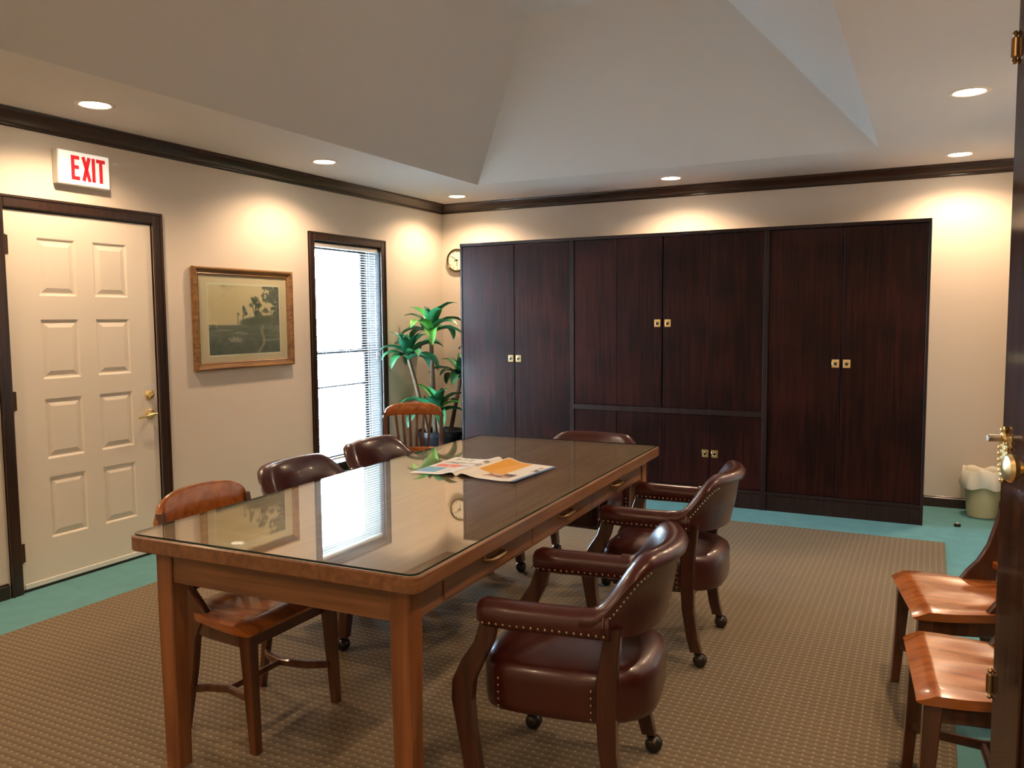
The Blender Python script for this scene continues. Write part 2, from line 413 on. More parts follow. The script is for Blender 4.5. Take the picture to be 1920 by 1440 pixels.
def quad(mb, P): mb.face([mb.bm.verts.new(p) for p in P])
for i in range(5):
    for j in range(9):
        if i in (1, 3) and j % 2 == 1: continue
        quad(slab, [(SX, ysl[i], zsl[j]), (SX, ysl[i+1], zsl[j]), (SX, ysl[i+1], zsl[j+1]), (SX, ysl[i], zsl[j+1])])
bmesh.ops.remove_doubles(slab.bm, verts=slab.bm.verts[:], dist=1e-5)
slab.box(SX-.042, SX-.012, SY0, SY1, SZ0, SZ1)
for (a, b, u, v) in ((SY0, SY0+.002, SZ0, SZ1), (SY1-.002, SY1, SZ0, SZ1), (SY0, SY1, SZ0, SZ0+.002), (SY0, SY1, SZ1-.002, SZ1)): slab.box(SX-.012, SX-.0003, a, b, u, v)
slab.build('door_slab', M['doorw'], door)
for (y0, y1) in cols:
    for (z0, z1) in rows:
        m = MB()
        prof = [(0, 0), (.006, -.003), (.010, -.008), (.018, -.009), (.020, -.0085), (.042, -.0015), (.044, -.001)]
        m.loft([[(SX+d, y0+i, z0+i), (SX+d, y1-i, z0+i), (SX+d, y1-i, z1-i), (SX+d, y0+i, z1-i)] for i, d in prof], (False, True))
        m.build('raised_panel', M['doorw'], door)
m = MB(); m.box(SX, SX+.006, SY0+.01, SY1-.01, SZ0+.0, SZ0+.028, .002); m.build('door_sweep', M['white'], door)
for zc in (1.853, 1.034, .218):
    m = MB(); m.box(SX, SX+.005, SY0-.002, SY0+.018, zc-.05, zc+.05, .001); m.tube([(SX+.009, SY0-.003, zc-.052), (SX+.009, SY0-.003, zc+.052)], .007, 10)
    m.build('hinge', M['hinge'], door, 40)
m = MB(); m.lathe([(.032, 0), (.032, .004), (.028, .010), (.018, .013), (.018, .016)], (SX, -3.447+yo, .996), 24, 'x')
m.box(SX+.016, SX+.034, -3.452+yo-.018, -3.452+yo+.024, .990, 1.002, .003, mtx=Matrix.Translation((0, -3.447+yo, .996)) @ Matrix.Rotation(.6, 4, 'X') @ Matrix.Translation((0, 3.447-yo, -.996)))
m.build('deadbolt', M['brass'], door, 35)
m = MB(); m.lathe([(.033, 0), (.033, .005), (.027, .011), (.013, .014), (.011, .045)], (SX, -3.447+yo, .876), 24, 'x')
m.tube([(SX+.045, -3.432+yo, .878), (SX+.049, -3.455+yo, .879), (SX+.050, -3.50+yo, .874), (SX+.046, -3.545+yo, .868), (SX+.040, -3.56+yo, .866)], [.010, .010, .008, .007, .005], 10)
m.build('lever_handle', M['brass'], door, 35)
m = MB(); m.box(SX, SX+.0012, -3.492+yo, -3.402+yo, 1.028, 1.062); 
for k in range(2): m.mat(1).box(SX+.0012, SX+.0014, -3.484+yo, -3.42+yo, 1.036+k*.010, 1.039+k*.010)
tag(m.build('door_label', [M['white'], plain('sticker ink', (.55, .50, .45), .6)], door), 'small white sticker above the deadbolt')

# ------------------------------------------------------------------ window with mini blind
win = tag(empty('window_1', (0, -1.4625, 0)), kind='structure'); yw = 1.4625
casing(win, WY0+yw, WY1+yw, WZ0, WZ1, .064, .0005, .017, True)
M['reveal'] = plain('dark reveal paint', (.008, .007, .007), rough=.6, spec=.15)
m = MB()
m.box(-TLW, 0, WY0+yw, WY0+yw+.012, WZ0, WZ1).box(-TLW, 0, WY1+yw-.012, WY1+yw, WZ0, WZ1).box(-TLW, 0, WY0+yw, WY1+yw, WZ1-.012, WZ1).box(-TLW, 0, WY0+yw, WY1+yw, WZ0, WZ0+.012)
m.build('jamb', M['reveal'], win)
m = MB(); m.box(-.145, .045, WY0+yw-.064, WY1+yw+.064, WZ0-.002, WZ0+.022, .005); m.build('sill', M['trimh_y'], win)
A, B = WY0+yw+.012, WY1+yw-.012
ZM = 1.175
for nm, z0, z1, xs in (('upper_sash', ZM-.02, WZ1-.012, -.185), ('lower_sash', WZ0+.012, ZM+.02, -.162)):
    m = MB(); w = .032
    m.box(xs-.012, xs+.012, A, A+w, z0, z1, .002).box(xs-.012, xs+.012, B-w, B, z0, z1, .002).box(xs-.012, xs+.012, A+w, B-w, z1-w, z1, .002).box(xs-.012, xs+.012, A+w, B-w, z0, z0+w, .002)
    s = m.build(nm, M['reveal'], win)
    p = MB(); p.box(xs-.002, xs+.002, A+w-.004, B-w+.004, z0+w-.004, z1-w+.004); p.build('pane', M['glass'], s)
    for zz in ((1.755,) if nm[0] == 'u' else (.89,)):
        q = MB(); q.box(xs-.006, xs+.006, A+w, B-w, zz-.007, zz+.007, .001); q.build('muntin', M['reveal'], s)
blind = tag(empty('mini_blind', (-.030, -1.4625, WZ1-.0125)), 'white horizontal mini blind with open slats hanging in the tall window', 'blind')
bl = (B-A)/2-.004
m = MB(); m.box(-.020, .020, -bl, bl, -.032, 0, .003); m.build('headrail', M['white'], blind)
m = MB(); m.box(-.0125, .0125, -bl+.004, bl-.004, -1.745, -1.728, .003); m.build('bottom_rail', M['white'], blind)
sm = MB()
prof = [(-.0125, -.0016), (-.006, .0006), (0, .0014), (.006, .0006), (.0125, -.0016)]
ring = [(x, z+.0004) for x, z in prof] + [(x, z-.0004) for x, z in reversed(prof)]
sm.loft([[(x, -bl+.004, z) for x, z in ring], [(x, bl-.004, z) for x, z in ring]])
s0 = sm.build('slat', M['slat'], blind, 40)
zz = -.055; first = True
while zz > -1.72:
    o = s0 if first else s0.copy()
    if not first: COL.objects.link(o)
    first = False; o.location = (0, 0, zz); o.rotation_euler = (0, math.radians(-6), 0); zz -= .0212
m = MB()
for yy in (-bl+.12, 0, bl-.12):
    for xx in (-.0135, .0135): m.tube([(xx, yy, -.03), (xx, yy, -1.74)], .0009, 4)
m.build('ladder_cord', M['white'], blind)
m = MB(); m.tube([(.024, bl-.055, -.02), (.026, bl-.055, -.95)], .004, 6); m.build('tilt_wand', M['glass'], blind)

# ------------------------------------------------------------------ open dark door at the right
leafp = Vector((4.460, -4.745, 0)); leafh = Vector((4.773, -5.768, 0))
LW = (leafh-leafp).length; ang = math.atan2(leafp.y-leafh.y, leafp.x-leafh.x)
d2 = tag(empty('door_2', leafh, ang), kind='structure')       # local +x runs from hinge to free edge, +y faces the wall, -y the room... 
TH2 = .044
m = MB()
m.box(0, LW, -TH2/2+.008, TH2/2-.008, .012, 2.425)
for s in (-1, 1):
    y0, y1 = (s*TH2/2, s*(TH2/2-.008))
    for (a, b) in ((0, .14), (LW-.14, LW), (LW/2-.05, LW/2+.05)): m.box(a, b, y0, y1, .012, 2.425, .002)
    for (z0, z1) in ((.012, .24), (.92, 1.10), (2.29, 2.425)): m.box(.14, LW-.14, y0, y1, z0, z1, .002)
m.build('door_slab', M['leaf_w'], d2)
for (a, b) in ((.14, LW/2-.05), (LW/2+.05, LW-.14)):
    for (z0, z1) in ((.24, .92), (1.10, 2.29)):
        for s in (-1, 1):
            p = MB(); yb, yf = s*(TH2/2-.008), s*(TH2/2-.001)
            p.loft([[(a+i, y, z0+i), (b-i, y, z0+i), (b-i, y, z1-i), (a+i, y, z1-i)] for i, y in ((.014, yb), (.020, yb+s*.001), (.055, yf), (.058, yf))], (False, True))
            p.build('raised_panel', M['leaf_w'], d2)
def edge_z(py):                       # height on the free edge of the leaf
    m = cam.matrix_world.inverted(); lo, hi = 0., 3.
    for _ in range(40):
        mid = (lo+hi)/2; p = m @ Vector((leafp.x, leafp.y, mid))
        if 720 - CAM['f']*p.y/-p.z > py: lo = mid
        else: hi = mid
    return lo
for py0, py1 in ((55, 118), (1255, 1312)):
    z1, z0 = edge_z(py0), edge_z(py1); zc = (z0+z1)/2; hh = (z1-z0)/2
    p = MB(); X0, Y0 = LW+.004, TH2/2+.004
    p.lathe([(.004, -hh), (.0075, -hh+.006), (.004, -hh+.012), (.0085, -hh+.016), (.0085, hh-.016), (.004, hh-.012), (.0075, hh-.006), (.003, hh)], (X0, Y0, zc), 12)
    p.box(LW, LW+.003, -TH2/2+.004, TH2/2, zc-hh+.016, zc+hh-.016)
    p.build('hinge_barrel', M['oldbrass'], d2, 40)
zk = edge_z(850)
p = MB()       # ornate escutcheon on the stile, with a beaded rim
for s in (-1, 1):
    yy = s*TH2/2
    p.prism([(LW-.040, -.040), (LW-.030, -.050), (LW-.022, -.053), (LW-.014, -.050), (LW-.006, -.040), (LW-.004, 0), (LW-.006, .040), (LW-.014, .050), (LW-.022, .053), (LW-.030, .050), (LW-.040, .040), (LW-.044, 0)], 0, s*.005, lambda u, v, w: (u, yy+w, zk+v))
    for k in range(20):
        a = 2*PI*k/20; p.ball((LW-.023+.018*math.cos(a), yy+s*.006, zk+.047*math.sin(a)), .0058, 6, 4)
    p.ball((LW-.023, yy+s*.006, zk+.058), .008, 8, 5); p.ball((LW-.023, yy+s*.006, zk-.058), .007, 8, 5)
p.box(LW, LW+.004, -.012, .012, zk-.048, zk+.048, .001)
for k in range(6): p.ball((LW+.005, .008, zk-.042+k*.0168), .006 if k % 2 else .0085, 8, 5)
p.build('escutcheon', M['brass'], d2, 40)
for s in (-1, 1):
    p = MB(); yy = s*TH2/2
    p.lathe([(.024, 0), (.024, s*.004), (.018, s*.010), (.010, s*.014), (.010, s*.030), (.016, s*.036), (.027, s*.046), (.030, s*.056), (.026, s*.064), (.012, s*.068), (.004, s*.069)], (LW-.200, yy+s*.004, zk), 18, 'y')
    p.build('door_knob', M['brass'], d2, 30)
p = MB(); p.lathe([(.007, 0), (.0085, .002), (.0085, .034), (.007, .036)], (LW-.012, TH2/2, zk+.037), 14, 'y'); p.build('thumb_turn', M['nickel'], d2, 30)
# casing of the right doorway
rc = tag(empty('trim_5', (ROOM_X, (RDY0+RDY1)/2, 0)), kind='structure'); ym = (RDY0+RDY1)/2
casing(rc, RDY0-ym, RDY1-ym, 0, RDZ-.01, .06, -.0005, -.09)

# ------------------------------------------------------------------ recessed ceiling lights
can0 = None
def can(x, y, label):
    global can0
    if can0 is None:
        r = empty('recessed_light')
        m = MB(); m.lathe([(.070, -.0005), (.072, -.004), (.078, -.006), (.094, -.004), (.097, -.0005)], (0, 0, 0), 32, caps=(False, False)); m.build('trim_ring', M['can'], r, 50)
        m = MB(); m.lathe([(.070, -.001), (.050, -.0035), (.02, -.005)], (0, 0, 0), 28, caps=(False, True)); m.build('lens', M['lamp'], r, 60)
        can0 = r
    else: r = copy_tree(can0)
    r.location = (x, y, CEIL)
    tag(r, label, 'ceiling light', 'recessed lights around the soffit')
    ld = bpy.data.lights.new('can_lamp', 'SPOT'); ld.energy = CAN_POWER; ld.color = CAN_COLOR
    ld.spot_size = math.radians(148); ld.spot_blend = .55; ld.shadow_soft_size = .045
    lo = bpy.data.objects.new('can_lamp', ld); COL.objects.link(lo); lo.location = (x, y, CEIL-.012)
for x, y, lb in ((.478, -4.088, 'recessed round ceiling light above the lit exit sign'), (.489, -2.331, 'recessed round ceiling light between the framed print and the window'),
                 (.451, -.465, 'recessed round ceiling light in the corner above the plant and clock'), (2.413, -.456, 'recessed round ceiling light above the middle of the cabinets'),
                 (4.427, -.426, 'recessed round ceiling light in the far right corner above the bin'), (4.420, -2.206, 'large looking recessed ceiling light at the upper right, nearest the dark door'),
                 (.478, -5.86, 'recessed ceiling light over the left wall, left of the photo frame'), (4.42, -4.02, 'recessed ceiling light above the wooden side chairs, outside the photo frame'),
                 (4.42, -5.86, 'recessed ceiling light above the dark door, outside the photo frame'), (2.41, -7.84, 'recessed ceiling light behind the camera, over the front wall'),
                 (.478, -7.66, 'recessed ceiling light in the front left corner behind the camera'), (4.42, -7.66, 'recessed ceiling light in the front right corner behind the camera')):
    can(x, y, lb)

# ------------------------------------------------------------------ built-in cabinets
CY = -.687
def cabinet(name, x0, x1, label, doors, rails=()):
    xc = (x0+x1)/2
    r = tag(empty(name, (xc, CY/2, 0)), label, 'cabinet')
    yf, yb = CY-CY/2, -CY/2-.003
    a, b = x0-xc+.0005, x1-xc-.0005
    m = MB()
    w = .018
    m.box(a, a+w, yf, yb, 0, 2.072, .0015).box(b-w, b, yf, yb, 0, 2.072, .0015).box(a+w, b-w, yb-.01, yb, .1, 2.072)
    m.box(a+w, b-w, yf, yb, .118, .142, .0015)
    for z in rails: m.box(a+w, b-w, yf, yb, z-.022, z+.022, .0015)
    m.build('carcass', M['cabf'], r)
    m = MB(); m.box(a, b, yf-.004, yb, 2.072, 2.097, .002); m.build('top_board', M['cabf'], r)
    m = MB(); m.box(a+w, b-w, yf+.006, yf+.028, 0, .118, .0015); m.build('plinth', M['cabf'], r)
    for (d0, d1, z0, z1, hx, hz) in doors:
        g = .0022
        m = MB(); m.box(d0-xc+g, d1-xc-g, yf+.005, yf+.026, z0+g, z1-g, .002)
        d = m.build('door', M['cab'], r)
        if hx is not None: pull(hx-xc, yf+.005, hz, d)
    return r
def pull(x, y, z, parent):
    m = MB(); w, hh = .0245, .029
    m.box(x-w, x+w, y-.003, y+.002, z-hh, z+hh, .0012)
    for dx, dz in ((-1,-1),(1,-1),(-1,1),(1,1)): m.ball((x+dx*.019, y-.0032, z+dz*.0235), .0028, 6, 4)
    m.mat(1).lathe([(.0165, 0), (.0165, -.0009), (.006, -.0011)], (x, y-.0031, z-.001), 18, 'y')
    m.mat(0)
    pts = [(x+.0135*math.sin(2*PI*k/16), y-.007-.002*math.cos(2*PI*k/16), z-.003+.0135*math.cos(2*PI*k/16)) for k in range(17)]
    m.tube(pts, .0027, 6)
    m.box(x-.004, x+.004, y-.009, y-.003, z+.008, z+.017, .001)
    tag(m.build('ring_pull', [M['brass'], M['black']], parent, 40), 'square brass ring pull')
zt = 2.070
cL = cabinet('tall_cabinet', .603, 1.657, 'dark tall two-door cabinet at the left end, beside the plant', [(.622, 1.128, .144, zt, 1.092, 1.107), (1.128, 1.638, .144, zt, 1.164, 1.107)])
m = MB(); m.tube([(-.527-.0, -.335, 1.20), (-.545, -.335, 1.20), (-.552, -.335, 1.19), (-.552, -.335, 1.178)], .006, 8); tag(m.build('side_hook', M['black'], cL, 40), 'small black hook on the cabinet side')
cabinet('storage_cabinet', 1.657, 3.201, 'wide dark middle cabinet with four tall doors above four short doors',
        [(1.676, 2.047, .741, zt, None, 0), (2.047, 2.417, .741, zt, 2.379, 1.401), (2.423, 2.787, .741, zt, 2.461, 1.401), (2.787, 3.182, .741, zt, None, 0),
         (1.676, 2.047, .144, .697, None, 0), (2.047, 2.420, .144, .697, None, 0), (2.420, 2.799, .144, .697, 2.764, .400), (2.799, 3.182, .144, .697, 2.836, .400)], (.719,))
cabinet('tall_cabinet', 3.201, 4.272, 'dark tall two-door cabinet at the right end, beside the bare wall', [(3.220, 3.722, .144, zt, 3.686, 1.109), (3.722, 4.253, .144, zt, 3.760, 1.109)])

# ------------------------------------------------------------------ exit sign
ex = tag(empty('exit_sign', (0, -3.852, 2.294)), 'small white illuminated exit sign with red letters above the white door', 'sign')
m = MB(); m.box(.0005, .050, -.158, .158, -.094, .094, .004); m.build('housing', M['white'], ex)
m = MB(); m.box(.050, .0535, -.152, .152, -.088, .088, .002); m.build('face', M['sign'], ex)
hgt, sw = .132, .0205
def stroke(p0, p1, w=sw):
    m_ = MB(); d = (Vector(p1)-Vector(p0)).normalized(); nn = Vector((-d.y, d.x))*w/2
    P = [Vector(p0)-nn, Vector(p1)-nn, Vector(p1)+nn, Vector(p0)+nn]
    return P
def letter(strokes, y0, z0):
    m_ = MB()
    for p0, p1 in strokes:
        P = stroke(p0, p1)
        m_.prism([(q.x, q.y) for q in P], .0536, .0548, lambda u, v, w: (w, y0+u, z0+v))
    m_.build('letter', M['red'], ex)
z0 = -hgt/2+.002
k = sw/2
letter([((k, 0), (k, hgt)), ((sw, k), (.050, k)), ((sw, hgt/2+.004), (.046, hgt/2+.004)), ((sw, hgt-k), (.050, hgt-k))], -.083, z0)
letter([((k, 0), (.048, hgt)), ((.048, 0), (k, hgt))], -.020, z0)
letter([((k, 0), (k, hgt))], .043, z0)
letter([((.028, 0), (.028, hgt-sw)), ((0, hgt-k), (.056, hgt-k))], .071, z0)

# ------------------------------------------------------------------ framed landscape
pic = tag(empty('framed_print', (0, -2.637, 1.460)), 'gilt framed landscape print hanging between the white door and window', 'picture')
PW, PH, fw = .4635, .344, .052
m = MB()
prof = [(0, .004), (0, .030), (.006, .037), (.014, .037), (.020, .030), (.030, .026), (.040, .020), (.044, .022), (.050, .018), (fw, .012), (fw, .004)]
m.loft([[(d, -PW+i, -PH+i), (d, PW-i, -PH+i), (d, PW-i, PH-i), (d, -PW+i, PH-i)] for i, d in prof], (False, False), loop=False)
m.build('frame', M['gold'], pic, 25)
m = MB(); m.box(.003, .0095, -PW+fw-.004, PW-fw+.004, -PH+fw-.004, PH-fw+.004); m.build('mount', M['mat'], pic)
au, av = .343, .243
az = .0
m = MB(); m.box(.0095, .0105, -au+.0, au, -av-.012+az, av-.002+az); m.build('bevel', M['fillet'], pic)
def art(u, v):
    sky = mixc((.70, .57, .33), (.80, .67, .42), fbm(u*3, v*3))
    sky = mixc(sky, (.30, .29, .21), sst(.45, .8, fbm(u*4+9, v*6))*sst(.55, 1, v)*sst(.7, .0, u))
    hz = .435
    c = sky
    n1 = fbm(u*14, v*14); n2 = fbm(u*34+5, v*34)
    def blob(cx, cy, rx, ry, amp=.9): return amp*(1-((u-cx)/rx)**2-((v-cy)/ry)**2) + (n2-.5)*1.5
    dark = (.115, .135, .105); mid = (.22, .23, .16)
    for cx, cy, rx, ry in ((.64, .79, .07, .07), (.585, .72, .03, .045), (.69, .71, .05, .06), (.68, .60, .06, .05), (.475, .66, .035, .05), (.50, .60, .03, .05), (.395, .58, .025, .03), (.80, .63, .06, .05)):
        c = mixc(c, mid if n1 > .5 else dark, sst(.15, .4, blob(cx, cy, rx, ry)))
    for x0, x1, v1, w in ((.655, .645, .78, .010), (.67, .60, .70, .006), (.66, .70, .70, .006), (.455, .475, .62, .006), (.385, .392, .57, .004), (.73, .72, .60, .006)):
        t = (v-hz)/(v1-hz)
        if 0 < t < 1: c = mixc(c, dark, sst(w*1.6, w*.6, abs(u-(x0+(x1-x0)*t))))
    c = mixc(c, mixc(dark, mid, n1), sst(-.02, .03, (hz+.05+.09*sst(.4, .62, u)+.10*(n1-.5)) - v)*sst(.36, .46, u))
    tr = sst(.35, .55, (u-.80)*2.2+(n1-.5)*1.6+.55*sst(.83, .93, u)+.62*sst(.70, .86, v)*sst(.60, .80, u) - .55*sst(.54, .64, n2)*(v > .55))
    c = mixc(c, mixc((.10, .125, .105), (.25, .26, .20), n2), tr*sst(.62, .74, u))
    c = mixc(c, (.27, .25, .16), sst(.012, .004, abs(u-(.905-.03*sst(.3, .7, v))))*sst(.35, .5, v)*sst(.68, .6, v)*.8)
    if v < hz:
        t = v/hz
        g = mixc((.12, .145, .115), (.30, .315, .235), .35*t+.6*(n1-.25))
        g = mixc(g, (.40, .37, .26), sst(.56, .74, fbm(u*5, v*46+3))*sst(.28, .5, t)*sst(1., .8, t)*.8)
        g = mixc(g, (.46, .43, .33), sst(.35, .75, 1-((u-.36)/.13)**2-((v-.21)/.055)**2+(n2-.5)*1.2)*.8)
        pu = .77+.04*math.sin(v*14)-.10*sst(.28, .02, v)
        g = mixc(g, (.42, .37, .24), sst(.028, .010, abs(u-pu))*.75*sst(.0, .03, hz-v))
        c = mixc(c, g, sst(0, .02, hz-v))
        if u < .1 and v > .36: c = mixc(c, dark, .6)
    return c
grid_print('landscape', M['art'], 110, 84, lambda u, v: (.0108, -au+.010+u*(2*au-.020), -av+.0+v*(2*av-.014)), art, pic)
m = MB(); m.box(.0118, .0128, -PW+fw-.003, PW-fw+.003, -PH+fw-.003, PH-fw+.003); m.build('glazing', M['glass'], pic)

# ------------------------------------------------------------------ wall clock
ck = tag(empty('wall_clock', (.178, 0, 2.010)), 'round wall clock with dark rim, half hidden by the left cabinet', 'clock')
m = MB(); m.lathe([(.096, -.001), (.112, -.001), (.112, -.030), (.108, -.038), (.102, -.040), (.096, -.034), (.096, -.001)], (0, 0, 0), 40, 'y', (False, False)); m.build('rim', M['clockr'], ck, 40)
m = MB(); m.lathe([(.097, -.002), (.097, -.020)], (0, 0, 0), 40, 'y'); m.build('dial', M['clockf'], ck)
m = MB()
for k in range(12):
    a = 2*PI*k/12; R1 = Matrix.Rotation(a, 4, 'Y')
    m.box(-.0022, .0022, -.0212, -.0202, .074, .088 if k % 3 else .091, mtx=R1)
m.build('hour_mark', M['black'], ck)
for a, L, w in ((-.98, .075, .003), (-.55*PI, .03, .004), (PI, .058, .0025)):
    m = MB(); m.box(-w, w, -.0235, -.0222, -.012, L, mtx=Matrix.Rotation(a, 4, 'Y')); m.build('hand', M['black'], ck)

# ------------------------------------------------------------------ dotted rug
rg = tag(empty('area_rug', (2.445, -4.26, 0)), 'large brown dotted carpet laid inside the teal border', 'rug')
rgm = MB(); rgm.box(-1.958, 1.958, -3.14, 3.14, .0, .007, .003); rgm.build('pile', M['rug'], rg)
RZ = .007

# ------------------------------------------------------------------ conference table
TL, TW, TZ = 2.387, 1.062, .780
tb = tag(empty('conference_table', (2.052, -5.225, RZ), math.radians(1.61)), 'long wooden library table with glass top, four square legs and drawers', 'table')
tz = TZ-RZ
def rrect(x0, x1, y0, y1, r, n=5):
    P = []
    for cx, cy, a0 in ((x1-r, y1-r, 0), (x0+r, y1-r, PI/2), (x0+r, y0+r, PI), (x1-r, y0+r, 3*PI/2)):
        for k in range(n+1): a = a0+PI/2*k/n; P.append((cx+r*math.cos(a), cy+r*math.sin(a)))
    return P
m = MB()
m.loft([[(x, y, z) for x, y in rrect(i, TW-i, i, TL-i, .030)] for z, i in ((tz-.048, .004), (tz-.044, 0), (tz-.004, 0), (tz, .004))])
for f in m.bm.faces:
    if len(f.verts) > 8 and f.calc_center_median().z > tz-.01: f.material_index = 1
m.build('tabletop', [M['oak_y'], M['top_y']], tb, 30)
li, lw = .056, .066
for lx in (li, TW-li-lw):
    for ly in (li, TL-li-lw):
        m = MB(); cx, cy = lx+lw/2, ly+lw/2
        m.leg([(cx, cy, 0, lw*.86, lw*.86), (cx, cy, .5, lw, lw), (cx, cy, tz-.048, lw, lw)], .12); m.build('leg', M['oak_z'], tb)
AH0, AH1 = tz-.155, tz-.048
m = MB(); m.box(li+lw, TW-li-lw, li+.008, li+.030, AH0, AH1, .002); m.build('end_apron', M['oak_x'], tb)
m = MB(); m.box(li+lw, TW-li-lw, TL-li-.030, TL-li-.008, AH0, AH1, .002); m.build('end_apron', M['oak_x'], tb)
m = MB(); m.box(li+.008, li+.030, li+lw, TL-li-lw, AH0, AH1, .002); m.build('side_apron', M['oak_y'], tb)
# drawer side: thin rails and stiles around three drawers
xo = TW-li
dy = [.250, .880, 1.510, 2.140]
m = MB(); m.box(xo-.030, xo-.010, li+lw, TL-li-lw, AH0, AH0+.020, .0015).box(xo-.030, xo-.010, li+lw, TL-li-lw, AH1-.024, AH1, .0015)
m.box(xo-.030, xo-.010, li+lw, dy[0]-.002, AH0+.02, AH1-.024).box(xo-.030, xo-.010, dy[3]+.002, TL-li-lw, AH0+.02, AH1-.024); m.build('drawer_rail', M['oak_y'], tb)
for k in range(3):
    m = MB(); m.box(xo-.030, xo-.004, dy[k]+.002, dy[k+1]-.002, AH0+.010, AH1-.020, .002); d = m.build('drawer', M['oak_y'], tb)
    yc = (dy[k]+dy[k+1])/2; zc = (AH0+AH1)/2+.006
    m = MB(); pts = []; rr = []
    for q in range(13):
        t = -1+2*q/12; pts.append((xo-.004+.024*(1-t**4)**.5 if abs(t) < 1 else xo-.004, yc+.062*t, zc)); rr.append(.0085*(1-.35*abs(t)**3)+.001)
    m.tube(pts, rr, 8)
    for s in (-1, 1): m.lathe([(.010, xo-.005), (.010, xo-.001), (.006, xo+.001)], (0, yc+s*.060, zc), 12, 'x')
    tag(m.build('bow_handle', M['oldbrass'], d, 40), 'bowed bronze drawer handle')
m = MB(); gi = .008
R_ = [rrect(gi, TW-gi, gi, TL-gi, .026)]
GZ0, GZ1 = tz+.0008, tz+.0065
m.loft([[(x, y, GZ0) for x, y in R_[0]], [(x, y, GZ1) for x, y in R_[0]]])
for f in m.bm.faces: f.material_index = 0 if len(f.verts) > 4 else 1
tag(m.build('glass_top', [M['tglass'], M['gedge']], tb), 'clear sheet of glass covering the tabletop')
TOPZ = RZ+GZ1

# ------------------------------------------------------------------ open newsletter on the table
PA = [Vector((2.293, -4.007, 0)), Vector((2.282, -3.597, 0)), Vector((2.525, -3.567, 0)), Vector((2.8175, -3.6145, 0)), Vector((2.800, -4.013, 0)), Vector((2.507, -3.975, 0))]
pc = Vector((2.54, -3.79, TOPZ))
nl = tag(empty('newsletter', pc), 'open printed newsletter with orange and blue blocks lying on the glass tabletop', 'paper')
def pagepos(A_, B_, C_, D_, left):
    def f(u, v):
        p = (A_*(1-u)+B_*u)*(1-v) + (D_*(1-u)+C_*u)*v
        w = (1-u) if left else u           # distance from the fold
        hgt = .0015 + .016*math.exp(-((w-.10)/.16)**2)*(.7+.3*v) + .004*sst(.75, 1, w)*(v if left else 1-v) - .012*math.exp(-(w/.05)**2)
        return (p.x-pc.x, p.y-pc.y, max(.0008, hgt))
    return f
def ink(u, v, x0, x1, y0, y1): return x0 < u < x1 and y0 < v < y1
def page_left(u, v):
    W = (.80, .76, .68)
    if ink(u, v, .0, .42, .10, .40): return mixc((.05, .28, .50), (.18, .38, .52), fbm(u*9, v*9))
    if ink(u, v, .08, .55, .42, .60): return (.72, .17, .09) if not ink(u, v, .3, .34, .47, .55) else W
    if ink(u, v, .55, .95, .45, .58): return mixc((.22, .20, .18), (.6, .56, .5), fbm(u*12, v*12))
    if ink(u, v, .06, .95, .64, .75): return mixc((.15, .14, .12), (.62, .58, .50), sst(.4, .6, fbm(u*9, v*30)))
    if ink(u, v, .48, .92, .06, .40) and int(v*60) % 3 == 0 and fbm(u*40, v*60) > .35: return (.35, .32, .30)
    if ink(u, v, .08, .5, .84, .93): return mixc((.25, .40, .30), W, sst(.4, .5, fbm(u*20, v*10)))
    return W
def page_right(u, v):
    W = (.82, .77, .68)
    if ink(u, v, .12, .58, .30, .98):
        c_ = (.80, .38, .035)
        return mixc(c_, (.60, .25, .02), .5 if (int(v*46) % 3 == 0 and fbm(u*30, v*50) > .4 and u < .52) else 0)
    if ink(u, v, .34, .78, .14, .36): return mixc((.10, .035, .03), (.72, .45, .28), sst(.35, .65, fbm(u*12, v*14)))
    if u > .94: return (.10, .17, .36)
    if ink(u, v, .82, .93, .55, .85): return mixc((.15, .13, .12), W, sst(.4, .55, fbm(u*20, v*16)))
    return W
grid_print('page', M['print'], 54, 60, pagepos(PA[0], PA[5], PA[2], PA[1], True), page_left, nl)
grid_print('page', M['print'], 54, 60, pagepos(PA[5], PA[4], PA[3], PA[2], False), page_right, nl)

